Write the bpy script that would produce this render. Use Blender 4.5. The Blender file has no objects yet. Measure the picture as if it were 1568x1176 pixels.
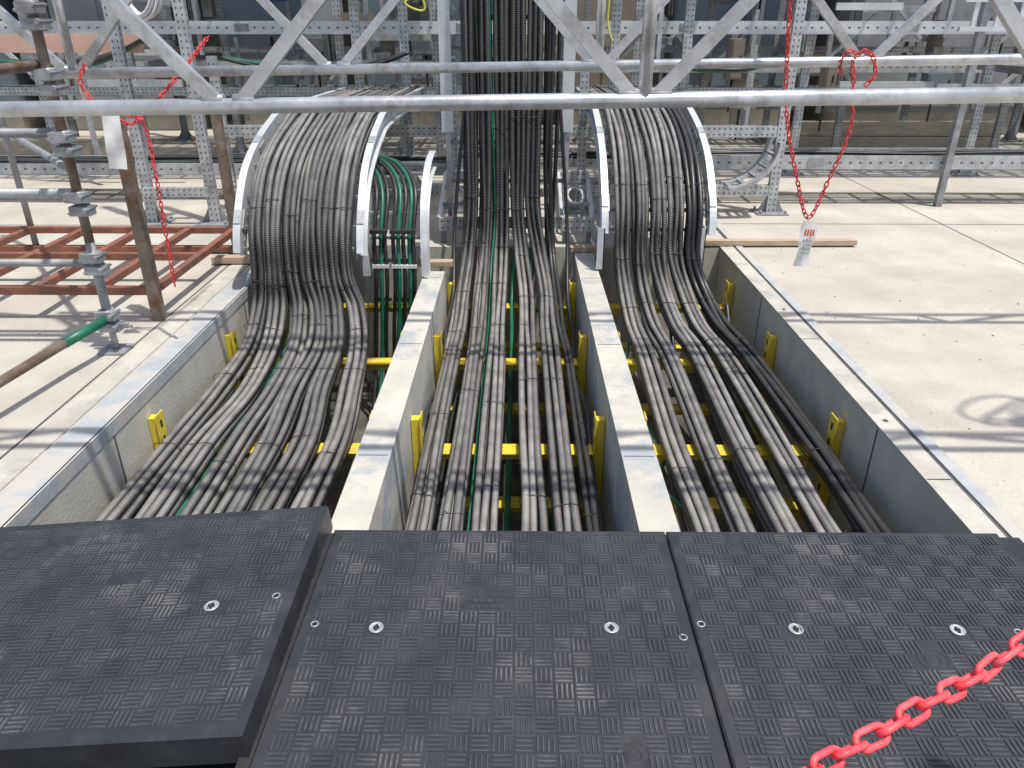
import bpy, math, random
from mathutils import Vector, Matrix
R=random.Random(7)
S=bpy.context.scene
# ---------------------------------------------------------------- materials
def nt(name):
    m=bpy.data.materials.new(name); m.use_nodes=True
    t=m.node_tree; b=t.nodes['Principled BSDF']; return m,t,b
def noise_mat(name,c1,c2,scale=4,rough=.7,metal=0,bump=.1,bscale=60,c3=None,s3=1.2,detail=6,rvar=.1,dust_light=None,coord='Object',spec=None,streak=None,lo=.35,hi=.65,bdist=.01,pits=None,ring=None,p3=(.5,.68)):
    m,t,b=nt(name); N=t.nodes; L=t.links
    tc=N.new('ShaderNodeTexCoord'); src=tc.outputs[coord]
    if streak:
        mp=N.new('ShaderNodeMapping'); mp.inputs['Scale'].default_value=streak; L.new(src,mp.inputs[0]); src=mp.outputs[0]
    n=N.new('ShaderNodeTexNoise'); n.inputs['Scale'].default_value=scale; n.inputs['Detail'].default_value=detail; n.inputs['Roughness'].default_value=.65
    L.new(src,n.inputs['Vector'])
    r=N.new('ShaderNodeValToRGB'); r.color_ramp.elements[0].position=lo; r.color_ramp.elements[1].position=hi
    r.color_ramp.elements[0].color=(*c1,1); r.color_ramp.elements[1].color=(*c2,1); L.new(n.outputs['Fac'],r.inputs[0])
    col=r.outputs[0]
    def mixc(f,col,c):
        mx=N.new('ShaderNodeMix'); mx.data_type='RGBA'; L.new(f,mx.inputs['Factor']); L.new(col,mx.inputs[6]); mx.inputs[7].default_value=(*c,1); return mx.outputs[2]
    if c3:
        n3=N.new('ShaderNodeTexNoise'); n3.inputs['Scale'].default_value=s3; n3.inputs['Detail'].default_value=8; n3.inputs['Roughness'].default_value=.7; L.new(src,n3.inputs['Vector'])
        r3=N.new('ShaderNodeValToRGB'); r3.color_ramp.elements[0].position=p3[0]; r3.color_ramp.elements[1].position=p3[1]; L.new(n3.outputs['Fac'],r3.inputs[0])
        col=mixc(r3.outputs[0],col,c3)
    if pits:
        vo=N.new('ShaderNodeTexVoronoi'); vo.inputs['Scale'].default_value=pits[0]; vo.inputs['Randomness'].default_value=1; L.new(src,vo.inputs['Vector'])
        rp=N.new('ShaderNodeValToRGB'); rp.color_ramp.elements[0].position=.05; rp.color_ramp.elements[1].position=.11; rp.color_ramp.elements[0].color=(1,1,1,1); rp.color_ramp.elements[1].color=(0,0,0,1); L.new(vo.outputs['Distance'],rp.inputs[0])
        sc=N.new('ShaderNodeSeparateColor'); L.new(vo.outputs['Color'],sc.inputs[0])
        gt=N.new('ShaderNodeMath'); gt.operation='GREATER_THAN'; gt.inputs[1].default_value=pits[2]; L.new(sc.outputs[0],gt.inputs[0])
        mu=N.new('ShaderNodeMath'); mu.operation='MULTIPLY'; L.new(rp.outputs[0],mu.inputs[0]); L.new(gt.outputs[0],mu.inputs[1])
        col=mixc(mu.outputs[0],col,pits[1])
    if dust_light:
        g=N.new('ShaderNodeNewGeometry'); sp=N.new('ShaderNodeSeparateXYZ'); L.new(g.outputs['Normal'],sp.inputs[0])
        mr=N.new('ShaderNodeMapRange'); mr.inputs[1].default_value=.2; mr.inputs[2].default_value=.95; mr.inputs[3].default_value=0; mr.inputs[4].default_value=dust_light[1]; L.new(sp.outputs['Z'],mr.inputs[0])  # dust plus painted light: upward faces paler as if sunlit, vertical faces stay dark
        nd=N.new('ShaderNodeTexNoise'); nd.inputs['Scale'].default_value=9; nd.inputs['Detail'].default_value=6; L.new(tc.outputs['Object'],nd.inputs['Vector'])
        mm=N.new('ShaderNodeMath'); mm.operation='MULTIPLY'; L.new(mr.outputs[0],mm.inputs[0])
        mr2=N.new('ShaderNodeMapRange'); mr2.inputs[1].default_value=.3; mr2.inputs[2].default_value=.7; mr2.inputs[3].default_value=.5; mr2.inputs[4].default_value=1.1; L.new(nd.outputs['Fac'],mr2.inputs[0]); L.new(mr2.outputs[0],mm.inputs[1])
        col=mixc(mm.outputs[0],col,dust_light[0])
    if ring:
        uv=N.new('ShaderNodeUVMap'); sp=N.new('ShaderNodeSeparateXYZ'); L.new(uv.outputs[0],sp.inputs[0])
        mu=N.new('ShaderNodeMath'); mu.operation='MULTIPLY'; mu.inputs[1].default_value=2*math.pi/ring; L.new(sp.outputs[0],mu.inputs[0])
        si=N.new('ShaderNodeMath'); si.operation='SINE'; L.new(mu.outputs[0],si.inputs[0])
        bp=N.new('ShaderNodeBump'); bp.inputs['Strength'].default_value=.6; bp.inputs['Distance'].default_value=.002; L.new(si.outputs[0],bp.inputs['Height']); L.new(bp.outputs[0],b.inputs['Normal'])
        mg=N.new('ShaderNodeMapRange'); mg.inputs[1].default_value=-1; mg.inputs[2].default_value=.1; mg.inputs[3].default_value=.55; mg.inputs[4].default_value=0; L.new(si.outputs[0],mg.inputs[0])
        col=mixc(mg.outputs[0],col,(.03,.03,.03))
    L.new(col,b.inputs['Base Color'])
    b.inputs['Metallic'].default_value=metal
    rr=N.new('ShaderNodeMapRange'); rr.inputs[3].default_value=max(.05,rough-rvar); rr.inputs[4].default_value=min(1,rough+rvar); L.new(n.outputs['Fac'],rr.inputs[0]); L.new(rr.outputs[0],b.inputs['Roughness'])
    if spec is not None: b.inputs['Specular IOR Level'].default_value=spec
    if bump and not ring:
        nb=N.new('ShaderNodeTexNoise'); nb.inputs['Scale'].default_value=bscale; nb.inputs['Detail'].default_value=4; L.new(tc.outputs[coord],nb.inputs['Vector'])
        bp=N.new('ShaderNodeBump'); bp.inputs['Strength'].default_value=bump; bp.inputs['Distance'].default_value=bdist; L.new(nb.outputs['Fac'],bp.inputs['Height']); L.new(bp.outputs[0],b.inputs['Normal'])
    return m
M={}
M['ground']=noise_mat('concrete_ground',(.43,.40,.345),(.53,.505,.44),scale=1.7,rough=.9,bump=.7,bscale=45,c3=(.37,.345,.30),s3=.9,detail=10,pits=(22,(.24,.22,.19),.62),p3=(.46,.75))
M['kerbc']=noise_mat('concrete_kerb',(.42,.405,.36),(.54,.52,.46),scale=4,rough=.88,bump=.3,bscale=80,c3=(.33,.32,.285),s3=3)
M['wall']=noise_mat('concrete_wall',(.45,.435,.385),(.57,.55,.49),scale=1.6,rough=.85,bump=.25,bscale=50,c3=(.36,.345,.305),s3=1.4,pits=(26,(.25,.24,.21),.8))
M['divtop']=noise_mat('concrete_divider',(.45,.435,.385),(.57,.55,.48),scale=3,rough=.85,bump=.3,bscale=70,c3=(.35,.37,.38),s3=2.0,pits=(26,(.25,.24,.22),.75),p3=(.5,.58))
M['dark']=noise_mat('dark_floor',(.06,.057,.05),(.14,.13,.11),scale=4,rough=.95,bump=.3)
M['galv']=noise_mat('galvanised',(.38,.40,.41),(.58,.60,.61),scale=12,rough=.46,metal=.4,bump=.05,bscale=120,c3=(.32,.33,.34),s3=5,rvar=.15)
M['galvd']=noise_mat('galvanised_dull',(.24,.255,.27),(.38,.395,.41),scale=9,rough=.55,metal=.3,bump=.08,bscale=90,c3=(.20,.20,.20),s3=4)
M['galvw']=noise_mat('galvanised_bright',(.56,.58,.60),(.72,.74,.75),scale=8,rough=.45,metal=.25,bump=.04,bscale=90,c3=(.46,.47,.48),s3=4)
M['alu']=noise_mat('aluminium_tube',(.46,.47,.48),(.66,.67,.68),scale=7,rough=.38,metal=.55,bump=.08,bscale=60,c3=(.32,.31,.30),s3=6,rvar=.14)
M['edge']=noise_mat('edge_angle',(.36,.385,.40),(.46,.475,.47),scale=5,rough=.7,metal=.05,bump=.15,c3=(.48,.46,.42),s3=2.5,p3=(.47,.53))
M['hole']=noise_mat('hole_dark',(.012,.012,.013),(.02,.02,.02),rough=.9,bump=0)
M['slot']=noise_mat('slot_dark',(.07,.07,.07),(.12,.12,.12),rough=.9,bump=0)
M['rust']=noise_mat('red_oxide_steel',(.17,.065,.04),(.28,.12,.07),scale=9,rough=.75,bump=.3,c3=(.13,.08,.06),s3=7)
M['rusty']=noise_mat('weathered_tube',(.13,.095,.07),(.27,.23,.19),scale=9,rough=.7,metal=.1,bump=.3,c3=(.17,.08,.04),s3=6)
M['wood']=noise_mat('timber',(.38,.275,.18),(.52,.41,.3),scale=5,rough=.85,bump=.3,streak=(1,8,8))
M['woodg']=noise_mat('timber_weathered',(.34,.30,.235),(.48,.43,.345),scale=5,rough=.85,bump=.3,streak=(1,6,6))
M['yellow']=noise_mat('yellow_paint',(.66,.50,.03),(.80,.64,.06),scale=12,rough=.5,bump=.06,c3=(.48,.38,.10),s3=12)
M['red']=noise_mat('red_plastic',(.80,.05,.07),(.86,.10,.12),scale=20,rough=.5,bump=.08,c3=(.7,.16,.17),s3=30)
M['redd']=noise_mat('red_plastic_aged',(.55,.03,.035),(.68,.07,.07),scale=20,rough=.5,bump=.03)
M['white']=noise_mat('white_tag',(.62,.62,.61),(.76,.76,.75),scale=9,rough=.4,bump=.2,bscale=20)
M['blackp']=noise_mat('black_plastic',(.02,.02,.021),(.035,.035,.037),scale=20,rough=.5,bump=.05)
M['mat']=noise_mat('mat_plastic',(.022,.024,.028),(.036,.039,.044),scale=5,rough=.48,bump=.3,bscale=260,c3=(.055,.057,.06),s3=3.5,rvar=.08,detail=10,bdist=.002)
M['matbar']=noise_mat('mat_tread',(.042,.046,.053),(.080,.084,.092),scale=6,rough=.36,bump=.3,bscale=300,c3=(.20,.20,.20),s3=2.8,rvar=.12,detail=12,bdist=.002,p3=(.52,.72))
def cab(name,col,d,df,ring,rough=.45): M[name]=noise_mat(name,col,tuple(c*1.7 for c in col),scale=14,rough=rough,bump=0,dust_light=(d,df),ring=ring)
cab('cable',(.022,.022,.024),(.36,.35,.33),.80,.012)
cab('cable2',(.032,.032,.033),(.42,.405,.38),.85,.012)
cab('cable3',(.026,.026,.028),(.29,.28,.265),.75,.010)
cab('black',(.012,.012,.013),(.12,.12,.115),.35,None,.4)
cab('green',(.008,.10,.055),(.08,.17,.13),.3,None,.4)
M['slate']=noise_mat('slate_enclosure',(.13,.17,.20),(.18,.22,.25),scale=1.5,rough=.5,bump=.03)
M['grey']=noise_mat('grey_enclosure',(.26,.27,.28),(.34,.35,.36),scale=1.5,rough=.5,bump=.03)
M['brown']=noise_mat('brown_enclosure',(.20,.17,.135),(.28,.24,.20),scale=1.5,rough=.6,bump=.03)
M['terra']=noise_mat('terracotta_board',(.55,.33,.25),(.66,.43,.34),scale=3,rough=.7,bump=.1)
M['blue']=noise_mat('blue_pipe',(.02,.06,.16),(.04,.09,.22),scale=5,rough=.4,bump=.02)
M['yrope']=noise_mat('yellow_strap',(.6,.6,.05),(.7,.7,.1),scale=5,rough=.6,bump=.02)
# ---------------------------------------------------------------- mesh builder
class MB:
    def __init__(s): s.v=[];s.f=[];s.m=[];s.uv=[];s.sm=[];s.names=[]
    def mi(s,n):
        if n not in s.names: s.names.append(n)
        return s.names.index(n)
    def face(s,idx,mat,smooth=False,uv=None):
        s.f.append(idx); s.m.append(s.mi(mat)); s.sm.append(smooth); s.uv.append(uv or [(0,0)]*len(idx))
    def box(s,x0,x1,y0,y1,z0,z1,mat,M4=None):
        b=len(s.v)
        for z in(z0,z1):
            for x,y in((x0,y0),(x1,y0),(x1,y1),(x0,y1)):
                p=Vector((x,y,z)); p=M4@p if M4 else p; s.v.append(tuple(p))
        for q in((3,2,1,0),(4,5,6,7),(0,1,5,4),(1,2,6,5),(2,3,7,6),(3,0,4,7)):
            s.face([b+i for i in q],mat)
    def beam(s,p0,p1,w,h,mat,up=Vector((0,0,1))):
        p0=Vector(p0);p1=Vector(p1);d=(p1-p0);l=d.length;d.normalize()
        u=Vector(up)
        if abs(d.dot(u))>.95:u=Vector((0,1,0))
        x=d.cross(u).normalized();z=x.cross(d).normalized()
        m=Matrix((( x.x,d.x,z.x,p0.x),(x.y,d.y,z.y,p0.y),(x.z,d.z,z.z,p0.z),(0,0,0,1)))
        s.box(-w/2,w/2,0,l,-h/2,h/2,mat,m); return m,l
    def tube(s,pts,r,mat,n=8,closed=False,smooth=True,caps=True,u0=0):
        pts=[Vector(p) for p in pts]; k=len(pts); T=[]
        for i in range(k):
            if closed:d=pts[(i+1)%k]-pts[i-1]
            else:d=pts[min(i+1,k-1)]-pts[max(i-1,0)]
            T.append(d.normalized())
        a=Vector((0,0,1)) if abs(T[0].z)<.8 else Vector((0,1,0))
        N=(a-T[0]*a.dot(T[0])).normalized(); b=len(s.v); L=u0; Ls=[]
        for i in range(k):
            if i: L+=(pts[i]-pts[i-1]).length
            Ls.append(L)
            N=(N-T[i]*N.dot(T[i])).normalized(); B=T[i].cross(N)
            rr=r[i] if isinstance(r,list) else r
            for j in range(n):
                q=2*math.pi*j/n; s.v.append(tuple(pts[i]+(N*math.cos(q)+B*math.sin(q))*rr))
        for i in range(k if closed else k-1):
            i2=(i+1)%k; la=Ls[i]; lb=Ls[i2] if i2 else Ls[i]+.01
            for j in range(n):
                j2=(j+1)%n
                s.face([b+i*n+j,b+i*n+j2,b+i2*n+j2,b+i2*n+j],mat,smooth,[(la,j/n),(la,(j+1)/n),(lb,(j+1)/n),(lb,j/n)])
        if caps and not closed:
            s.face([b+j for j in range(n)][::-1],mat); s.face([b+(k-1)*n+j for j in range(n)],mat)
    def cyl(s,p0,p1,r,mat,n=12): s.tube([p0,p1],r,mat,n)
    def obj(s,name,bevel=0,loc=None,rot=None):
        me=bpy.data.meshes.new(name); me.from_pydata(s.v,[],s.f)
        for n in s.names: me.materials.append(M[n])
        me.polygons.foreach_set('material_index',s.m); me.polygons.foreach_set('use_smooth',s.sm)
        uvl=me.uv_layers.new(name='UVMap'); flat=[c for u in s.uv for p in u for c in p]
        uvl.data.foreach_set('uv',flat); me.update()
        o=bpy.data.objects.new(name,me); S.collection.objects.link(o)
        if loc:o.location=loc
        if rot:o.rotation_euler=rot
        if bevel:
            md=o.modifiers.new('b','BEVEL'); md.width=bevel; md.segments=2; md.limit_method='ANGLE'
        return o
def cr(pts,n=8):
    P=[Vector(p) for p in pts]; out=[]
    for i in range(len(P)-1):
        p0=P[max(i-1,0)];p1=P[i];p2=P[i+1];p3=P[min(i+2,len(P)-1)]
        for k in range(n):
            t=k/n
            out.append(.5*((2*p1)+(p2-p0)*t+(2*p0-5*p1+4*p2-p3)*t*t+(3*p1-p0-3*p2+p3)*t**3))
    out.append(P[-1]); return out
# ---------------------------------------------------------------- ground & trench
XL,XR,YE=-1.9,1.67,6.1
g=MB()
G=160
for (a,b,c,d) in((-G,XL,-G,G),(XR,G,-G,G),(XL,XR,YE,G),(XL,XR,-G,-3)):
    i=len(g.v); g.v+= [(a,c,0),(b,c,0),(b,d,0),(a,d,0)]; g.face([i,i+1,i+2,i+3],'ground')
g.obj('ground')
t=MB()
t.box(XL-.12,XL,-3,YE,-1.2,-.004,'wall'); t.box(XR,XR+.12,-3,YE,-1.2,-.004,'wall')
t.box(XL-.12,XR+.12,YE,YE+.12,-1.2,-.004,'wall'); t.box(XL-.12,XR+.12,-3.12,-3,-1.2,-.004,'wall')
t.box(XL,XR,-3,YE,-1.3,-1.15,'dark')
for y in(1.2,3.05,4.9): t.box(XL,XL+.002,y,y+.012,-1.1,-.01,'slot'); t.box(XR-.002,XR,y,y+.012,-1.1,-.01,'slot')
t.obj('cable_trench')
for (a,b,ye) in((-.70,-.55,5.42),(.45,.60,5.98)):
    d=MB(); d.box(a,b,-3,ye,-1.15,.004,'divtop')
    y=.3
    while y<ye: d.box(a+.01,b-.01,y,y+.006,.0042,.0055,'slot'); y+=1.24
    d.obj('concrete_divider_wall',bevel=.010)
e=MB()
y=-3
while y<YE-.7:
    e.box(XL-.15,XL-.001,y,y+1.496,.0,.012,'edge'); e.box(XL-.012,XL+.004,y,y+1.496,-.06,.012,'edge'); y+=1.5
e.obj('trench_edge_angle',bevel=.002)
e=MB(); e.box(XR-.004,XR+.105,-3,YE,.0,.010,'kerbc'); e.box(XR+.125,XR+.18,-3,YE+2,.0,.012,'edge'); e.box(XR+.105,XR+.125,-3,YE+2,.001,.004,'slot')
e.box(XR+.18,XR+.187,-3,YE+2,.0,.005,'hole')
for y in(1.1,2.6,4.1,5.6): e.box(XR+.001,XR+.1,y,y+.006,.0105,.0115,'hole'); e.tube([(XR+.05,y+.5,.01),(XR+.05,y+.5,.014)],.012,'slot',8)
e.obj('trench_edge_kerb',bevel=.002)
e=MB(); e.box(XL-.33,XL-.32,-3,12,.0,.003,'slot'); e.box(XL-.30,XL-.17,-3,YE,.0,.006,'kerbc')
e.box(3.9,3.908,-3,14,0,.003,'slot'); e.box(XR+.2,12,6.9,6.908,0,.003,'slot'); e.box(-12,XL-.35,5.9+.9,6.808,0,.003,'slot')
e.obj('ground_joint')
# ---------------------------------------------------------------- yellow cable supports
for (a,b) in((XL,-.70),(-.55,.45),(.60,XR)):
    for y in(2.25,3.36,4.48,5.55):
        k=MB()
        for (x,sg) in((a,1),(b,-1)):
            x0,x1=sorted((x+.003*sg,x+.05*sg))
            k.box(x0,x1,y+.005,y+.055,-1.0,-.14,'yellow')
            x0,x1=sorted((x+.05*sg,x+.056*sg))
            k.box(x0,x1,y-.012,y+.072,-1.0,-.12,'yellow')
            for z in(-.18,-.27,-.45,-.55):
                x0,x1=sorted((x+.0555*sg,x+.058*sg))
                k.box(x0,x1,y+.02,y+.04,z-.02,z+.02,'hole')
        for z in((-.325,) if a<-1 else (-.325,-.66)):
            k.box(a+.06,b-.06,y,y+.085,z-.045,z,'yellow'); k.box(a+.06,b-.06,y-.02,y,z-.006,z,'yellow')
            k.box(a+.058,a+.16,y-.004,y+.05,z-.085,z-.046,'yellow'); k.box(b-.16,b-.058,y-.004,y+.05,z-.085,z-.046,'yellow')
        k.obj('yellow_cable_support',bevel=.003)
# ---------------------------------------------------------------- cables
def bundle(mb,ctrl,cols,rows,r,mats,sq,ties,wob=.005):
    c=cr(ctrl,8); sp=cr([(q,0,0) for q in sq],8); n=len(c); X=Vector((1,0,0)); Ns=[]
    for i in range(n):
        T=(c[min(i+1,n-1)]-c[max(i-1,0)]).normalized(); Ns.append(T.cross(X).normalized())
    for row in range(rows):
        cc=cols-(1 if rows>1 and row==rows-1 and R.random()<.25 else 0)
        for k in range(cc):
            f=(k-(cc-1)/2)*2*r*1.02; h=(row-(rows-1)/2)*2*r*.8
            ph=R.uniform(0,6.28);ph2=R.uniform(0,6.28);fr=R.uniform(.13,.3); rr=r*R.uniform(.84,1.04)
            pts=[c[i]+X*(f*sp[i].x+wob*math.sin(ph+i*fr))+Ns[i]*(h+wob*1.1*math.sin(ph2+i*fr*1.3)) for i in range(n)]
            mb.tube(pts,rr,R.choice(mats),9,u0=R.uniform(0,.1))
    for ti in ties:
        ti+=R.uniform(-.018,.018)
        i=int(ti*(n-1)); T=(c[min(i+1,n-1)]-c[max(i-1,0)]).normalized()
        w=(cols*r*1.0)*sp[i].x+.004; h=rows*r*.93+.002; lp=[]; tw=R.uniform(-.012,.012)
        for q in range(16):
            an=2*math.pi*q/16; cx=math.copysign(abs(math.cos(an))**.5,math.cos(an)); sx=math.copysign(abs(math.sin(an))**.5,math.sin(an))
            lp.append(c[i]+X*w*cx+Ns[i]*h*sx+T*tw*cx)
        mb.tube(lp,.0022,'blackp',5,closed=True)
        p=c[i]+Ns[i]*(h+.002)+X*R.uniform(-w*.6,w*.6); mb.tube([p,p+Ns[i]*.016+X*R.uniform(-.02,.02)],.0018,'blackp',5)
A2=['cable']*4+['cable2']*4+['cable3']*4
TI=[.31,.43,.54,.655,.77,.87]
mb=MB(); xc=-1.465
for i,(xm,xt) in enumerate(((-1.77,-1.785),(-1.62,-1.615),(-1.47,-1.445),(-1.33,-1.275),(-1.19,-1.105),(-1.05,-.935))):
    xa=xc+(i-2.5)*.117; j=R.uniform(-.01,.01)
    bundle(mb,[(xa,9,1.0),(xa,6.6,1.03),(xa,5.95,.97),(xa,5.32,.78),(xa,4.98,.46),(xa,4.88,.14),((xa+xm)/2+j,4.80,-.07),(xm+j,4.52,-.235),((xm+xt)/2+.03*math.sin(i*1.3),3.95,-.275),(xt,3.36,-.275),(xt+.01*math.sin(i),2.7,-.28),(xt,2.2,-.28),(xt,1.5,-.28)],3,2,.0225,A2,
        [.84,.84,.84,.84,.84,.84,.88,.92,.95,.93,.98,1.02,1.02],TI)
mb.tube(cr([(-1.52,5,.1),(-1.53,4.85,-.08),(-1.54,4.5,-.28),(-1.54,3.9,-.31),(-1.53,3.36,-.31),(-1.53,2.7,-.31),(-1.53,1.8,-.31)]),.011,'green',8)
mb.tube(cr([(-1.2,5,.1),(-1.25,4.85,-.05),(-1.26,4.5,-.25),(-1.22,3.9,-.29),(-1.19,3.36,-.31),(-1.19,2.7,-.31),(-1.19,1.8,-.31)]),.012,'black',8)
mb.obj('cable_bundle')
mb=MB()
for i,(xm,xt) in enumerate(((.83,.80),(.99,.975),(1.17,1.155),(1.34,1.335),(1.50,1.53))):
    xa=.765+i*.13; dk=['black'] if i==4 else A2
    bundle(mb,[(xa,9,1.0),(xa,7.1,1.03),(xa,6.45,.97),(xa,5.87,.78),(xa,5.52,.46),(xa,5.42,.14),(xa*.7+xm*.3,5.3,-.08),(xa*.35+xm*.65,4.95,-.24),(xm,4.45,-.275),(xt,3.36,-.275),(xt+.01*math.cos(i),2.7,-.28),(xt,2.2,-.28),(xt,1.5,-.28)],3,2 ,.0215,dk,
        [.92,.92,.92,.92,.92,.88,.86,.86,.88,.88,.9,.9,.9],TI)
mb.tube(cr([(.80,5.0,-.3),(.70,4.3,-.42),(.78,3.5,-.40),(.70,3.1,-.36),(.89,2.6,-.33),(.885,1.8,-.34)]),.011,'green',8)
for i in range(6):
    x=.85+i*.14; mb.tube(cr([(x,5.3,-.2),(x,4.9,-.5),(x+R.uniform(-.04,.04),4,-.62),(x,3,-.64),(x+R.uniform(-.04,.04),1.6,-.64)]),.018,R.choice(['black','cable']),8)
mb.obj('cable_bundle')
mb=MB()
for i,(xm,xt) in enumerate(((-.43,-.435),(-.285,-.285),(-.145,-.14),(.06,.065),(.21,.215),(.30,.335))):
    xa=-.375+i*.122; dk=(['black'] if i==5 else A2)
    zz=-.275 if i<5 else -.31
    bundle(mb,[(xa,7.6,3.75),(xa,6.6,3.62),(xa,6.2,3.2),(xa,6.1,2.4),(xa,6.05,1.5),(xa,6.02,.8),(xa,5.97,.35),((xa+xm)/2,5.86,.02),(xm,5.5,-.18),(xm,5.0,-.265),(xt,4.45,zz),(xt,3.36,zz),(xt+.008*math.cos(i*2),2.7,zz-.005),(xt,2.2,zz),(xt,1.5,zz)],3 if i<5 else 2,2 if i<5 else 1,.0208 if i<5 else .016,dk,
        [.9,.9,.9,.9,.9,.9,.9,.9,.92,.92,.92,.92,.92,.92,.92],(.24,.33,.42,.5,.58,.67,.76,.85,.93))
for x in(-.4,-.3,-.15,-.05,.1,.22,.3):
    mb.tube(cr([(x,6.25,3.6),(x*1.02+R.uniform(-.02,.02),6.16,1.8),(x+R.uniform(-.02,.02),6.1,.8),(x+R.uniform(-.03,.03),6.0,.2),(x,5.6,-.3),(x*.9,5,-.45),(x*1.05,4,-.6),(x,2,-.62)]),.017,R.choice(['black','black','green']),8)
for x,m in((-.215,'green'),(-.31,'black')): mb.tube(cr([(x,6.03,3),(x,6.03,1.5),(x+.03,5.97,.4),(x,5.78,-.04),(x,5.47,-.23),(x,5,-.31),(x,4.4,-.32),(x,3.4,-.32),(x,2,-.32)]),.009,m,8)
for x in(.38,-.50): mb.tube(cr([(x*.8,6.05,1.2),(x,5.9,.3),(x,5.5,-.2),(x*1.03,5,-.3),(x*.95,4.4,-.37),(x*1.03,3.8,-.3),(x,3.2,-.37),(x,2,-.38)]),.014,'black',8)
mb.obj('cable_bundle')
mb=MB()
for i,(x,m) in enumerate(((-1.03,'black'),(-.99,'green'),(-.95,'black'),(-.89,'black'),(-.86,'green'),(-.82,'black'),(-.78,'green'),(-.75,'black'))):
    j=R.uniform(-.01,.01)
    mb.tube(cr([(x-.9,7.2,.66),(x-.5,6.3,.72+j),(x-.16,5.85,.73+j),(x,5.5,.6),(x+j,5.3,.3),(x,5.22,0),(x-.02+j,5.2,-.35),(x-.05,5.1,-.8),(x-.05,4.6,-1.0),(x-.05,2,-1.05)]),.015,m,8)
for z in(.35,.1,-.15):
    for xs in((-1.05,-.93),(-.91,-.80),(-.80,-.73)):
        mb.box(xs[0],xs[1],5.215,5.235 if z<.2 else 5.27,z-.012,z+.012,'white' if z==.1 else 'blackp')
mb.obj('earth_cable_bundle')
# ---------------------------------------------------------------- arch ladder trays
def arch(name,x0,x1,path,splits=()):
    k=MB(); P=cr(path,8); n=len(P)
    for x in(x0,x1):
        ins=1 if x==x0 else -1
        prev=None
        for i in range(n):
            T=(P[min(i+1,n-1)]-P[max(i-1,0)]).normalized(); Nn=T.cross(Vector((1,0,0))).normalized(); p=Vector((x,P[i].y,P[i].z))
            F=.05
            pr=[p+Nn*.075,p+Nn*.075+Vector((ins*-F,0,0)),p+Nn*.065+Vector((ins*-F,0,0)),p+Nn*.065+Vector((ins*-.008,0,0)),p-Nn*.05+Vector((ins*-.008,0,0)),p-Nn*.05+Vector((ins*-F,0,0)),p-Nn*.06+Vector((ins*-F,0,0)),p-Nn*.06]
            b=len(k.v); k.v+=[tuple(q) for q in pr]
            if prev is not None:
                for j in range(8): k.face([prev+j,prev+(j+1)%8,b+(j+1)%8,b+j],'galvw')
            else: k.face([b+j for j in range(8)],'galvw')
            prev=b
            if i in splits:
                k.beam(p-T*.07+Vector((ins*.006,0,0)),p+T*.07+Vector((ins*.006,0,0)),.006,.09,'galv',up=Nn)
                for o in(-.045,.045): k.box(x+ins*.006,x+ins*.02,P[i].y+T.y*o-.009,P[i].y+T.y*o+.009,P[i].z+T.z*o-.009,P[i].z+T.z*o+.009,'galvd')
                # lap joint between ladder sections
                k.beam(p-T*.05+Nn*.078+Vector((-ins*F/2,0,0)),p+T*.05+Nn*.078+Vector((-ins*F/2,0,0)),F*.9,.005,'galv',up=Nn)
        k.face([prev+j for j in range(8)][::-1],'galvw')
    for i in range(3,n,5):
        k.beam((x0,P[i].y,P[i].z-.0),(x1,P[i].y,P[i].z),.03,.02,'galvd')
    for x in(x0,x1):
        for i in range(4,n,8):
            k.box(x-.012,x+.012,P[i].y-.01,P[i].y+.01,P[i].z-.01,P[i].z+.01,'galvd')
    return k.obj(name)
arch('cable_ladder_bend',-1.865,-1.085,[(0,8.8,.96),(0,6.6,.99),(0,5.97,.93),(0,5.38,.74),(0,5.07,.46),(0,4.97,.26)],(20,32))
arch('cable_ladder_bend',.66,1.40,[(0,8.8,.96),(0,7.1,.99),(0,6.5,.93),(0,5.93,.74),(0,5.61,.46),(0,5.52,.26)],(20,32))
k=MB()
for x in(.63,1.37):
    for y in(5.50,): k.box(x-.004,x+.004,y-.07,y+.06,.02,.33,'galvw'); k.box(x-.05,x+.004,y-.07,y-.062,.02,.33,'galvw')
k.obj('ladder_end_bracket')
arch('cable_ladder_bend',-1.09+.015,-.70,[(0,6.1,.70),(0,5.75,.66),(0,5.45,.5),(0,5.33,.25),(0,5.31,.02)])
k=MB()
for x in(-.56,.38):
    k.box(x-.02,x+.02,6.2,6.3,.35,4.0,'galv'); k.box(x-.045,x+.045,6.185,6.2,.9,3.9,'galvw')
for i in range(12): k.box(-.54,.36,6.23,6.26,.5+i*.3,.53+i*.3,'galvd')
k.obj('vertical_cable_ladder')
k=MB()
for x in(-.5,.32): k.box(x-.006,x+.006,6.5,13,3.5,3.62,'galv')
for i in range(20): k.box(-.494,.314,6.6+i*.3,6.64+i*.3,3.52,3.54,'galvd')
k.obj('overhead_cable_ladder')
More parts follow.
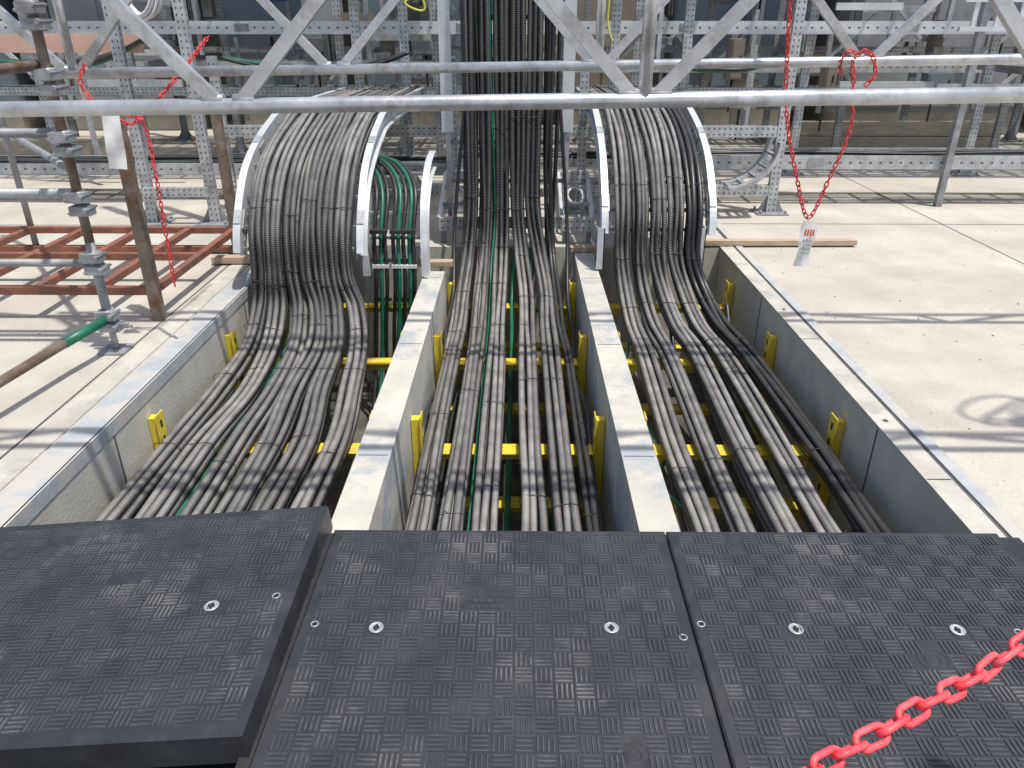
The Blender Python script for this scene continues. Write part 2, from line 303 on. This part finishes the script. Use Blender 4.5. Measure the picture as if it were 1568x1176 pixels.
# ---------------------------------------------------------------- perforated channel helpers
def perf(k,p0,p1,w,h,mat='galv',pitch=.05):
    m,l=k.beam(p0,p1,w,h,mat)
    n=int(l/pitch)
    for i in range(n):
        y=(i+.5)*pitch
        for xo in((-w/4,w/4) if w>.07 else (0,)):
            k.box(xo-.006,xo+.006,y-.008,y+.008,h/2,h/2+.0015,'slot',m)
            k.box(xo-.006,xo+.006,y-.008,y+.008,-h/2-.0015,-h/2,'slot',m)
        for zo in((-h/4,h/4) if h>.07 else (0,)):
            k.box(w/2,w/2+.0015,y-.008,y+.008,zo-.006,zo+.006,'slot',m); k.box(-w/2-.0015,-w/2,y-.008,y+.008,zo-.006,zo+.006,'slot',m)
def foot(k,x,y):
    k.box(x-.15,x+.15,y-.13,y+.13,.002,.014,'galvd')
    for sx in(-1,1):
        b=len(k.v); k.v+=[(x+sx*.05,y-.005,.014),(x+sx*.13,y-.005,.014),(x+sx*.05,y-.005,.15),(x+sx*.05,y+.005,.014),(x+sx*.13,y+.005,.014),(x+sx*.05,y+.005,.15)]
        for q in((0,1,2),(5,4,3),(0,3,4,1),(1,4,5,2),(2,5,3,0)): k.face([b+i for i in q],'galvd')
        for sy in(-1,1): k.cyl((x+sx*.12,y+sy*.1,.014),(x+sx*.12,y+sy*.1,.045),.011,'galvd',6)
def frame(name,xs,y,top,levels,w=.09,foot_=True,ext=.0,mat='galv'):
    k=MB()
    for x in xs:
        perf(k,(x,y,.01),(x,y,top),w,w*.7,mat)
        if foot_: foot(k,x,y)
    for z in levels:
        perf(k,(xs[0]-ext,y-w*.5-.03,z),(xs[-1]+ext,y-w*.5-.03,z),.05,.08,mat)
    return k.obj(name)
frame('strut_support_frame',[-3.38,-2.80],6.9,3.3,[.30,1.3,2.2])
frame('strut_support_frame',[2.45],7.35,3.6,[])
k=MB()
perf(k,(-2.76,7.35,.76),(2.42,7.35,.76),.05,.10); perf(k,(-2.76,7.35,.22),(-.7,7.35,.22),.05,.10); perf(k,(.6,7.35,.22),(2.42,7.35,.22),.05,.10)
for x in(-2.8,-.62,.6):
    perf(k,(x,7.42,.01),(x,7.42,1.4),.08,.06); foot(k,x,7.42)
k.obj('strut_cross_rail')
frame('strut_support_frame',[-5.6,-4.5,-2.05,-.95,1.35,3.3,5.4],9.4,3.6,[.95,2.3],ext=.6)
frame('strut_support_frame',[-1.7,-1.2,1.0,1.75],8.6,3.4,[1.25,1.95],ext=.2)
frame('strut_support_frame',[-6.2,-3.9,-1.6,.6,2.5,4.4,6.6],10.9,3.9,[1.1,2.0,2.9],ext=1,mat='galvd')
frame('strut_support_frame',[-7.2,-5.2,-2.9,1.0,3.8,5.9,7.6],12.2,3.9,[1.3,2.5],ext=1,mat='galvd')
k=MB()
for i in range(110):
    x=R.uniform(-7,7); y=R.uniform(8.6,12); z=R.uniform(.7,2.6)
    if abs(x)<.7: continue
    if i%4==0: k.beam((x,y,z),(x+R.choice([-.5,.5]),y,z+.5),.045,.04,'galv')
    elif i%4==1: k.beam((x,y,z),(x,y+1.2,z),.05,.08,'galvd')
    elif i%4==2: k.beam((x,y,z-.5),(x,y,z+.6),.045,.045,R.choice(['galv','galvd']))
    else: k.beam((x,y,z),(x+R.uniform(.4,1.2),y,z),.04,.07,R.choice(['galv','galvd','galvw']))
k.obj('strut_brace')
k=MB()
for i in range(40):
    x=R.uniform(-7,7); y=R.uniform(9.5,12); z=R.uniform(.5,2.4); w=R.uniform(.12,.5);h=R.uniform(.15,.5)
    if abs(x)<.8: continue
    mt=R.choice(['grey','slate','grey','galv','blackp','brown','brown'])
    k.box(x,x+w,y,y+.2,z,z+h,mt); k.box(x+.02,x+w-.02,y-.012,y,z+.02,z+h-.02,mt); k.box(x+w-.05,x+w-.035,y-.025,y-.012,z+h*.4,z+h*.6,'hole'); k.tube([(x+w*.5,y+.1,z),(x+w*.5,y+.1,z-.4)],.015,'blackp',6)
    k.box(x+w*.3,x+w*.7,y+.2,y+.26,z-.2,z+h+.3,'galvd')
k.obj('junction_box_group')
def tray(name,x0,x1,y,z,w=.45,h=.1,ncab=10,mats=('black','black','black','green'),mat='galv'):
    k=MB()
    for yy in(y-w/2,y+w/2):
        k.box(x0,x1,yy-.004,yy+.004,z-h/2,z+h/2,mat); k.box(x0,x1,yy-.004,yy+.03,z+h/2,z+h/2+.004,mat); k.box(x0,x1,yy-.004,yy+.03,z-h/2-.004,z-h/2,mat)
    n=int((x1-x0)/.3)
    for i in range(n): k.box(x0+i*.3+.1,x0+i*.3+.14,y-w/2+.004,y+w/2-.004,z-h/2+.005,z-h/2+.025,'galvd')
    n=int((x1-x0)/.1)
    for i in range(n): k.box(x0+i*.1+.03,x0+i*.1+.055,y-w/2-.0055,y-w/2-.004,z-.008,z+.008,'slot')
    xx=x0+1.2
    while xx<x1: k.box(xx-.08,xx+.08,y-w/2-.009,y-w/2-.006,z-h/2+.02,z+h/2-.02,'galvd'); xx+=2.4
    for c in range(ncab):
        yc=y-w/2+.04+(w-.08)*c/max(1,ncab-1); zc=z-h/2+.045+R.uniform(0,.05); ph=R.uniform(0,6)
        k.tube([(x0+(x1-x0)*i/40,yc+.012*math.sin(ph+i*.5),zc+.01*math.sin(ph*2+i*.7)) for i in range(41)],R.uniform(.014,.02),R.choice(mats),6)
    k.obj(name)
tray('cable_tray',1.75,14,7.95,.42,.5,.12,9,('black','black','black','cable'))
tray('cable_tray',-14,-.75,8.1,.32,.5,.1,12)
tray('cable_tray',-.7,1.7,8.2,.36,.4,.08,9,('black',))
tray('cable_tray',-9,9,9.2,1.62,.5,.12,8,('black','black','cable'),'galvw')
tray('cable_tray',1.6,9,9.0,2.25,.5,.14,4,mat='galvw')
tray('cable_tray',-9,-.9,8.8,2.35,.45,.12,5,mat='galvw')
tray('cable_tray',-9,9,10.7,1.15,.5,.12,8)
tray('cable_tray',-9,9,10.7,2.05,.6,.12,8)
tray('cable_tray',-9,9,11.0,2.95,.6,.12,8)
tray('cable_tray',-9,9,11.9,1.6,.6,.10,6,mat='galvd')
tray('cable_tray',-9,9,11.9,.75,.5,.10,6,mat='galv')
k=MB()
for z in(1.62,1.86): k.box(4.0,6.9,7.58,7.62,z-.02,z+.02,'galvw')
for i in range(14): k.box(4.1+i*.21,4.14+i*.21,7.59,7.61,1.64,1.84,'galvw')
k.box(4.2,4.26,7.62,7.68,0,1.9,'galvd'); k.box(6.6,6.66,7.62,7.68,0,1.9,'galvd')
k.obj('ladder_rack')
def bend(x,y,z,r,a0,a1,w=.3,sg=1):
    k=MB(); P=[(x+sg*r*math.cos(a0+(a1-a0)*i/16),y,z+r*math.sin(a0+(a1-a0)*i/16)) for i in range(17)]
    for o in(0,w):
        for i in range(16):
            k.beam((P[i][0],y+o,P[i][2]),(P[i+1][0],y+o,P[i+1][2]),.03,.1,'galv',up=Vector((0,1,0)))
    for i in range(1,16,3): k.beam((P[i][0],y,P[i][2]),(P[i][0],y+w,P[i][2]),.04,.02,'galvd')
    k.obj('cable_tray_bend')
bend(1.95,7.1,.7,.42,-math.pi/2,0)
bend(-4.9,8.4,2.1,.4,0,math.pi/2)
bend(3.2,8.2,2.2,.4,math.pi/2,math.pi)
def coil(x,y,z,r,mats=('white','galvw','blackp')):
    k=MB()
    for i in range(7):
        rr=r*R.uniform(.85,1.05);
        k.tube([(x+rr*.6*math.cos(q*.2618)+.01*i,y+.012*i,z+rr*math.sin(q*.2618)) for q in range(24)],.012,R.choice(mats),6,closed=True)
    k.obj('conduit_coil')
coil(-3.1,6.75,2.0,.3); coil(3.35,7.8,2.15,.28)
k=MB()
for (x0,x1) in((-.66,-.42),(.36,.62)):
    perf(k,(x0,6.20,.17),(x1,6.20,.17),.05,.11,'galvw'); perf(k,(x0,6.95,.42),(x1,6.95,.42),.05,.10,'galvw')
    for x in(x0,x1): k.beam((x,6.22,.18),(x,6.93,.42),.025,.1,'galvw')
    xm=(x0+x1)/2
    k.tube([(xm+.07*math.cos(q*.52),6.55+.13*math.sin(q*.52),.33+.04*math.sin(q*.52)) for q in range(12)],.014,'galvw',6,closed=True)
    k.beam((x0,6.5,.27),(x1,6.5,.27),.03,.03,'galv'); k.beam((x0,6.75,.36),(x1,6.75,.36),.03,.03,'galv')
    for x in(x0+.03,x1-.03): k.box(x-.02,x+.02,6.23,6.27,0,.12,'galvd'); k.box(x-.02,x+.02,6.9,6.94,0,.4,'galvd')
k.box(-.42,.36,6.24,6.245,.12,.22,'galv')
k.obj('cable_support_stand')
k=MB(); k.tube(cr([(-2.9,9.8,1.9),(-2.2,9.8,2.0),(-1.8,9.8,1.95),(-1.7,9.8,2.4),(-1.7,9.8,3.2)]),.035,'blue',10); k.tube(cr([(-6,9.7,2.4),(-4,9.7,2.35),(-2,9.7,2.5),(-1,9.7,2.5)]),.03,'blue',8); k.obj('blue_pipe')
k=MB(); k.tube(cr([(-1.05,8.5,2.4),(-1.0,8.5,2.0),(-1.15,8.45,1.85),(-.95,8.45,1.8),(-1.1,8.45,2.2)]),.01,'yrope',6);k.tube(cr([(.95,8.5,2.6),(.93,8.5,2.2),(.9,8.5,1.7),(.96,8.5,1.5)]),.01,'yrope',6); k.obj('yellow_strap')
for (x,y,z,L,sag) in((-3,8.2,1.35,1.9,.12),(1.5,8.4,1.3,1.2,.08),(-5.4,7.5,1.5,2,.2)):
    k=MB(); 
    for c in range(5):
        k.tube(cr([(x,y+c*.03,z),(x+L*.3,y+c*.03,z-sag*R.uniform(.6,1)),(x+L*.7,y+c*.03,z-sag*R.uniform(.6,1)),(x+L,y+c*.03,z+.05)]),.018,R.choice(['black','green','black']),6)
    k.obj('hanging_cable')
# ---------------------------------------------------------------- enclosures behind
def enclosure(x0,x1,y0,y1,z1,mat):
    k=MB(); k.box(x0,x1,y0,y1,.35,z1,mat)
    w=x1-x0; n=max(2,int(w/.9))
    for i in range(n):
        a=x0+w*i/n+.03;b=x0+w*(i+1)/n-.03
        k.box(a,b,y0-.02,y0,.45,z1-.15,mat); k.box(b-.12,b-.08,y0-.05,y0-.02,1.2,1.45,'hole')
        for q in range(8):
            z=z1-.45-q*.06; k.box(a+.12,b-.16,y0-.03,y0-.02,z,z+.025,'hole')
        if i%2: k.box(a+.2,a+.42,y0-.024,y0-.02,1.5,1.68,'white')
    k.box(x0-.03,x1+.03,y0-.05,y1+.03,z1,z1+.06,'galvd')
    k.box(x0+.1,x1-.1,y0+.1,y1,0,.35,'kerbc')
    k.obj('equipment_enclosure',bevel=.004)
x=-15
for i,(w,g_,mt,z) in enumerate(((3.2,.5,'grey',3.2),(3.0,.35,'slate',3.5),(2.6,.6,'grey',3.2),(1.8,.5,'slate',3.9),(2.4,.6,'slate',3.2),(1.5,.4,'brown',3.4),(2.2,.4,'slate',3.6),(3.2,.6,'grey',3.3),(3,.6,'slate',3.5),(3,.6,'grey',3.5),(3,.6,'slate',3.5))):
    enclosure(x,x+w,13.0+R.uniform(-.2,.3),15.5,z,mt); x+=w+g_
k=MB(); k.box(-26,26,19,19.4,0,6,'wall')
for i in range(26): k.box(-26+i*2,-25.95+i*2,18.96,19,0,6,'hole')
k.box(-26,26,18.9,19.4,6,6.2,'galvd'); k.obj('concrete_building_wall')
k=MB(); k.box(-16,16,12.6,17.5,4.3,4.36,'galvd')  # deck above the view, added to shade the background
for x in(-15,-9,-3.2,3.6,9,15):
    for y in(12.7,17.2): k.box(x-.08,x+.08,y-.08,y+.08,0,4.12,'galvd')
for y in(12.7,17.2): k.box(-16,16,y-.06,y+.06,4.12,4.3,'galvd')
for i in range(17): k.tube([(-16+i*2,12.65,4.36),(-16+i*2,12.65,5.4)],.02,'galv',6)
k.tube([(-16,12.65,5.4),(16,12.65,5.4)],.022,'galv',8); k.obj('shade_deck')
for a in((4.0,6.9,11.9,12.1,.38),(-7.0,-4.7,10.2,10.5,.36),(-3.6,-2.2,11.3,11.6,.34),(7.4,10,11.8,12.1,.36)):
    k=MB(); k.box(a[0],a[1],a[2]-.6,a[3]-.6,0.004,a[4]*.48,'woodg'); k.box(a[0]+.03,a[1]-.05,a[2]-.59,a[3]-.61,a[4]*.5,a[4],'woodg'); k.obj('timber_sleeper',bevel=.012)
k=MB(); k.box(-7.5,-3.5,7.6,7.64,1.42,1.58,'terra'); k.box(-7.2,-7.14,7.64,7.7,0,1.5,'galvd'); k.box(-4.5,-4.44,7.64,7.7,0,1.5,'galvd'); k.obj('terracotta_board')
# ---------------------------------------------------------------- lattice beams
def lattice(y,z0,x0,x1,nodes,vert):
    k=MB(); Z=lambda x:z0+.0145*x; H=.665
    k.tube([(x0,y,Z(x0)),(x1,y,Z(x1))],.0245,'alu',16); k.tube([(x0,y,Z(x0)+H),(x1,y,Z(x1)+H)],.0245,'alu',16)
    for i,xn in enumerate(nodes):
        for sg in(-1,1):
            k.beam((xn+sg*.045,y,Z(xn)+.02),(xn+sg*.64,y,Z(xn)+H-.02),.03,.040,'alu')
        if i in vert: k.tube([(xn,y,Z(xn)),(xn,y,Z(xn)+H)],.022,'alu',12)
        for sg in(-1,1):
            k.tube([(xn+sg*.05-.035,y,Z(xn)+.020),(xn+sg*.05+.035,y,Z(xn)+.020)],.018,'alu',8)
    return k.obj('lattice_beam')
nd=[-6.25,-4.92,-3.59,-2.26,-.93,.40,1.73,3.06,4.39,5.72]
lattice(2.56,1.462,-6.8,6.4,nd,(1,3,5,7,9))
lattice(4.10,1.486,-2.45,6.4,nd[3:],(0,2,4,6))
def coupler(k,x,y,z,r=.03):
    k.tube([(x,y,z-.03),(x,y,z+.03)],r+.008,'galvd',12)
    k.box(x-.05,x+.055,y-.05,y+.02,z-.024,z+.024,'galvd')
    k.tube([(x-.05,y-.055,z-.01),(x-.05,y+.06,z-.01)],.008,'galvd',6); k.tube([(x+.05,y-.085,z+.012),(x+.05,y+.04,z+.012)],.008,'galvd',6)
    k.tube([(x+.05,y-.09,z+.012),(x+.05,y-.07,z+.012)],.014,'galvd',6)
k=MB(); px,py=-2.29,3.92
k.tube([(px,py,.62),(px,py,2.6)],.0242,'rusty',14); k.tube([(px,py,.17),(px,py,.63)],.0250,'galvd',14); k.tube([(px,py,.01),(px,py,.2)],.018,'galvd',10)
k.box(px-.075,px+.075,py-.075,py+.075,.003,.012,'galvd'); k.box(px-.10,px+.10,py-.012,py+.012,.14,.165,'galvd'); k.tube([(px-.11,py,.15),(px+.12,py,.15)],.009,'galvd',6)
for z in(.22,.55,.87,1.17,1.46,1.75): coupler(k,px,py,z); coupler(k,px+.004,py+.01,z-.07)
k.tube([(px-.02,py+.05,.88),(-6,py+.05,.86)],.024,'galv',12); k.tube([(px-.02,py+.05,1.18),(-6,py+.05,1.18)],.024,'galvd',12)
k.tube([(px-.02,py+.05,.50),(-6,py+.05,.50)],.022,'galvd',12)
k.tube([(px-.05,py+.02,1.50),(px-.05,py-3.6,1.46)],.024,'rusty',12)
k.tube([(px+.0,py-.06,.20),(px-.06,py-.35,.19)],.026,'green',12); k.tube([(px-.06,py-.35,.19),(px-.38,py-2.4,.13)],.024,'rusty',12)
k.tube([(-4.3,py+.05,0),(-4.3,py+.05,2.6)],.024,'rusty',12)
k.tube([(-3.9,py+2.0,0.01),(-3.9,py+2.0,2.6)],.024,'galvd',12)
k.tube([(px,py,1.0),(-3.9,py+2.0,.95)],.022,'galvd',12)
k.obj('scaffold_tower')
for (x,y) in((6.2,2.56),(6.2,4.1),(-6.6,2.56)):
    k=MB(); k.tube([(x,y+.06,.01),(x,y+.06,2.6)],.0242,'galvd',12); k.box(x-.08,x+.08,y-.02,y+.14,.003,.012,'galvd')
    for z in(1.5,2.15): coupler(k,x,y+.06,z)
    k.obj('scaffold_standard')
k=MB(); fx0,fx1,fy0,fy1,fz=-4.6,-2.26,4.42,5.9,.19
for y in(fy0,fy1,(fy0+fy1)/2): k.box(fx0,fx1,y-.025,y+.025,fz-.025,fz+.025,'rust')
for x in(fx0,-3.9,-3.45,-3.0,-2.62,fx1): k.box(x-.025,x+.025,fy0+.026,fy1-.026,fz-.023,fz+.023,'rust')
for (x,y) in((fx1,fy0),(fx1,fy1),(fx0,fy0),(fx0,fy1)):
    k.box(x-.033,x+.033,y-.033,y+.033,.002,1.18,'rusty')
k.box(fx0,fx1,fy1-.03,fy1+.03,.02,.06,'rust')
k.obj('steel_stillage',bevel=.003)
def plank(x0,x1,y,z,w,h,rz=0,mat='wood'):
    k=MB(); k.box(-(x1-x0)/2,(x1-x0)/2,-w/2,w/2,0,h,mat); k.obj('timber_plank',bevel=.003,loc=((x0+x1)/2,y,z),rot=(0,0,rz))
plank(1.42,2.80,6.14,.014,.07,.045,.015); plank(.42,.86,5.96,.008,.07,.04,.03); plank(-.93,-.5,5.55,.01,.08,.04,-.02); plank(-2.35,-1.9,5.6,.015,.08,.05,.02)
plank(-7,-3.2,9.5,.01,.2,.04,.01,'woodg')
k=MB()
for i in range(420):
    x=R.choice([R.uniform(1.95,5.5),R.uniform(-5,-2.25)]); y=R.uniform(2.2,8.5); s_=R.uniform(.003,.010)
    b=len(k.v); a0=R.uniform(0,6)
    for q in range(5): k.v.append((x+s_*math.cos(a0+q*1.256)*R.uniform(.6,1.2),y+s_*math.sin(a0+q*1.256),.0005))
    k.v.append((x,y,s_*.8))
    for q in range(5): k.face([b+q,b+(q+1)%5,b+5],R.choice(['kerbc','woodg','slot']))
k.obj('gravel_debris')
# ---------------------------------------------------------------- chains
def chain(name,pts,ln,wd,wire,mat,extra=None):
    k=MB(); P=cr(pts,24); seg=[0]
    for i in range(1,len(P)): seg.append(seg[-1]+(P[i]-P[i-1]).length)
    def at(s):
        for i in range(1,len(P)):
            if seg[i]>=s:
                f=(s-seg[i-1])/max(1e-6,seg[i]-seg[i-1]); return P[i-1].lerp(P[i],f),(P[i]-P[i-1]).normalized()
        return P[-1],(P[-1]-P[-2]).normalized()
    pitch=ln-2*wire; n=int(seg[-1]/pitch)
    for i in range(n):
        c,T=at((i+.5)*pitch); a=Vector((0,0,1)) if abs(T.z)<.8 else Vector((0,1,0))
        N=(a-T*a.dot(T)).normalized();B=T.cross(N); an=(math.pi/4 if i%2 else -math.pi/4)+R.uniform(-.3,.3)
        T=(T+N*R.uniform(-.1,.1)+B*R.uniform(-.1,.1)).normalized(); N=(N-T*N.dot(T)).normalized(); B=T.cross(N)
        U=N*math.cos(an)+B*math.sin(an); r=wd/2-wire/2; L=ln/2-wire/2-r; lp=[]
        for q in range(9): t_=-math.pi/2+math.pi*q/8; lp.append(c+T*(L+r*math.cos(t_))+U*(r*math.sin(t_)))
        for q in range(9): t_=math.pi/2+math.pi*q/8; lp.append(c+T*(-L+r*math.cos(t_))+U*(r*math.sin(t_)))
        k.tube(lp,wire/2,mat,8,closed=True)
    if extra: extra(k)
    return k.obj(name)
chain('red_plastic_chain',[(-.9,.15,1.08),(-.1,.37,.945),(.33,.575,.935),(.5,.66,.945),(.67,.745,.965),(1.3,1.05,1.12)],.052,.028,.0085,'red')
for (x,y) in((1.3,1.05),(-.9,.15)):
    k=MB(); k.tube([(x,y,.05),(x,y,1.15)],.02,'red',10); k.tube([(x,y,0.045),(x,y,.09)],[.16,.1],'blackp',16); k.obj('barrier_post')
def tag(k,x,y,z,w,h,tw=0,txt=True):
    m=Matrix.Translation((x,y,z))@Matrix.Rotation(tw,4,'Z')@Matrix.Rotation(.06,4,'Y')
    b=len(k.v); n=8
    for i in range(n+1):
        for j in range(4):
            k.v.append(tuple(m@Vector((-w/2+w*j/3,.012*math.sin(i*.9+j),-h*i/n))))
    for i in range(n):
        for j in range(3): k.face([b+i*4+j,b+(i+1)*4+j,b+(i+1)*4+j+1,b+i*4+j+1],'white',True)
    if txt:
        for q in range(4): k.box(-w*.36+q*w*.18,-w*.26+q*w*.18,-.02,-.018,-h*.30,-h*.16,'redd',m)
        for q in range(4): k.box(-w*.3,w*.25,-.02,-.018,-h*(.42+.09*q),-h*(.40+.09*q),'galvd',m)
chain('red_plastic_chain',[(1.27,4.0,1.95),(1.31,4.02,1.55),(1.36,4.03,1.25),(1.46,4.03,.95),(1.555,4.03,.745),(1.63,4.03,.95),(1.69,4.03,1.2),(1.67,4.04,1.40),(1.65,4.06,1.52)],.040,.024,.007,'redd',lambda k:tag(k,1.56,4.0,.73,.085,.25,.15))
chain('red_plastic_chain',[(1.66,4.06,1.53),(1.70,4.05,1.56),(1.75,4.06,1.53),(1.77,4.05,1.45),(1.73,4.05,1.40)],.040,.024,.007,'redd')
chain('red_plastic_chain',[(1.64,4.14,1.45),(1.60,4.08,1.50),(1.62,4.05,1.56),(1.68,4.05,1.54)],.040,.024,.007,'redd')
chain('red_plastic_chain',[(-2.17,4.05,1.50),(-2.20,4.03,1.40),(-2.12,4.02,1.30),(-2.02,4.02,1.27),(-1.92,4.02,1.22),(-1.90,4.0,1.0),(-1.91,4.0,.7),(-1.92,4.0,.34)],.040,.024,.007,'redd',lambda k:tag(k,-2.06,3.98,1.28,.085,.28,.3,False))
chain('red_plastic_chain',[(-2.06,4.02,1.26),(-1.98,4.0,1.22),(-1.9,4.02,1.27),(-1.85,4.3,1.40),(-1.80,4.8,1.62)],.040,.024,.007,'redd')
chain('red_plastic_chain',[(-2.9,8.2,2.1),(-2.2,8.2,1.95),(-1.2,8.2,1.95),(-.5,8.2,2.05)],.040,.024,.007,'redd')
k=MB()  # unseen loops added above the view to cast dappled shadow on the right slab
for i in range(9):
    x=3.15+R.uniform(-.25,.25); r=R.uniform(.1,.22); a=R.uniform(0,3)
    k.tube([(x+r*math.cos(q*.35),2.75+r*.7*math.sin(q*.35+a),2.25+.05*math.sin(q*.7+a)+i*.02) for q in range(18)],.012,'blackp',6,closed=True)
k.obj('shadow_loops')
# ---------------------------------------------------------------- tread mats
def matpanel(name,W,Lh,loc,rot=(0,0,0),handles=(),bolts=(),plate=None,disc=(),T=.045):
    k=MB()
    ch=.006
    b=len(k.v)
    for z in(-T,-ch,0):
        o2=0 if z<0 else -ch
        k.v+=[(0-o2,0-o2,z),(W+o2,0-o2,z),(W+o2,Lh+o2,z),(0-o2,Lh+o2,z)]
    for r_ in range(2):
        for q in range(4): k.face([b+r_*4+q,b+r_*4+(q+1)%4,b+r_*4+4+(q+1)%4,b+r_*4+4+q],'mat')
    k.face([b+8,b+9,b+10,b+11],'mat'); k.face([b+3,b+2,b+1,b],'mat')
    c=.056; nx=int((W-.03)/c); ny=int((Lh-.03)/c); ox=(W-nx*c)/2; oy=(Lh-ny*c)/2
    def bar(x0,x1,y0,y1):
        b=len(k.v); t_=.0016; z=.004
        k.v+=[(x0,y0,0),(x1,y0,0),(x1,y1,0),(x0,y1,0),(x0+t_,y0+t_,z),(x1-t_,y0+t_,z),(x1-t_,y1-t_,z),(x0+t_,y1-t_,z)]
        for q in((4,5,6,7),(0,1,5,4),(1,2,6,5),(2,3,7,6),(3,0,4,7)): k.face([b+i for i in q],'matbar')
    for i in range(nx):
        for j in range(ny):
            x=ox+i*c;y=oy+j*c; cx=x+c/2;cy=y+c/2
            if any((cx-h[0])**2+(cy-h[1])**2<.032**2 for h in list(handles)+list(bolts)): continue
            if plate and abs(cx-plate[0])<.085 and abs(cy-plate[1])<.075: continue
            if any((cx-h[0])**2+(cy-h[1])**2<.05**2 for h in disc): continue
            for q in range(4):
                o=(q+.5)*c/4; w=.0035
                if (i+j)%2: bar(x+o-w,x+o+w,y+.003,y+c-.003)
                else: bar(x+.003,x+c-.003,y+o-w,y+o+w)
    for h in handles:
        P=lambda r,z:[(h[0]+r*math.cos(q*math.pi/10),h[1]+r*math.sin(q*math.pi/10),z) for q in range(20)]
        k.tube(P(.020,.003),.003,'galv',6,closed=True)
        b=len(k.v);k.v+=P(.019,.003);k.face(list(range(b,b+20)),'galv')
        k.box(h[0]-.004,h[0]+.004,h[1]-.013,h[1]+.013,.0031,.0045,'hole'); k.box(h[0]-.009,h[0]+.009,h[1]-.006,h[1]+.006,.0031,.0042,'hole')
    for h in bolts:
        P=lambda r,z:[(h[0]+r*math.cos(q*math.pi/8),h[1]+r*math.sin(q*math.pi/8),z) for q in range(16)]
        k.tube(P(.011,.001),.0022,'galv',6,closed=True); b=len(k.v);k.v+=P(.010,.0012);k.face(list(range(b,b+16)),'hole')
    for h in disc:
        P=lambda r,z:[(h[0]+r*math.cos(q*math.pi/14),h[1]+r*math.sin(q*math.pi/14),z) for q in range(28)]
        for r in(.042,.022): k.tube(P(r,.0),.0018,'mat',6,closed=True)
    if plate:
        x,y=plate; k.box(x-.075,x+.075,y-.065,y+.065,.0002,.0015,'mat')
        for i in range(4):
            xx=x-.055
            while xx<x+.05:
                w=R.uniform(.008,.02); k.box(xx,xx+w*.35,y-.045+i*.026,y-.032+i*.026,.0015,.003,'mat'); k.box(xx,xx+w,y-.036+i*.026,y-.032+i*.026,.0014,.0029,'matbar'); xx+=w+.006
    o=k.obj(name,loc=loc,rot=rot); return o
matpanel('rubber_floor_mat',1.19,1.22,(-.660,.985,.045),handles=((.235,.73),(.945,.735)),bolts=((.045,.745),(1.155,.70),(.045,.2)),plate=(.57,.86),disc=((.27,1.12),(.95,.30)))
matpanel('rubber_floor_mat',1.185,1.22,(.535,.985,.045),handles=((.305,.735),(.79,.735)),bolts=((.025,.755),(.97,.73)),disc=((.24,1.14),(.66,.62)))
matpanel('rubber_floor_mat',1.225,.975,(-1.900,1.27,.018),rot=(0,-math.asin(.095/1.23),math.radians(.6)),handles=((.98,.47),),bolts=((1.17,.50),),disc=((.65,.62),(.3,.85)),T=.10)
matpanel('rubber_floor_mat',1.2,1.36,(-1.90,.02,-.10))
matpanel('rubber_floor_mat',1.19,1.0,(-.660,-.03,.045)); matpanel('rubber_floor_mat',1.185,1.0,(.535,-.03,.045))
k=MB(); k.box(XL+.0,-.70,1.42,1.46,-.25,-.15,'blackp'); k.box(-.698,-.664,.0,2.2,.0055,.03,'blackp'); k.obj('mat_edge_strip')
k=MB(); k.box(1.725,1.80,.985,2.2,.013,.03,'mat'); k.obj('mat_ramp_edge',bevel=.006)
# ---------------------------------------------------------------- light, world, camera
sd=Vector((-.24,.20,-1)).normalized()
sun=bpy.data.lights.new('sun','SUN'); sun.energy=4.2; sun.angle=math.radians(1.2); sun.color=(1,.965,.91)
so=bpy.data.objects.new('sun',sun); S.collection.objects.link(so); so.rotation_euler=sd.to_track_quat('-Z','Y').to_euler(); so.location=(2,-2,12)
w=bpy.data.worlds.new('World'); S.world=w; w.use_nodes=True; n=w.node_tree
sk=n.nodes.new('ShaderNodeTexSky'); sk.sky_type='NISHITA'; sk.sun_disc=False; sk.sun_elevation=math.asin(-sd.z); sk.sun_rotation=math.atan2(.24,-.20); sk.dust_density=3
bg=n.nodes['Background']; bg.inputs[1].default_value=.15; n.links.new(sk.outputs[0],bg.inputs[0])
c=bpy.data.cameras.new('camera'); c.lens=26.4; c.sensor_width=36; c.clip_end=600; c.clip_start=.02
co=bpy.data.objects.new('camera',c); S.collection.objects.link(co); co.location=(0,0,1.7); co.rotation_euler=(math.radians(90-25.9),0,math.radians(.5)); S.camera=co
S.view_settings.view_transform='Standard'; S.view_settings.look='None'; S.view_settings.exposure=0
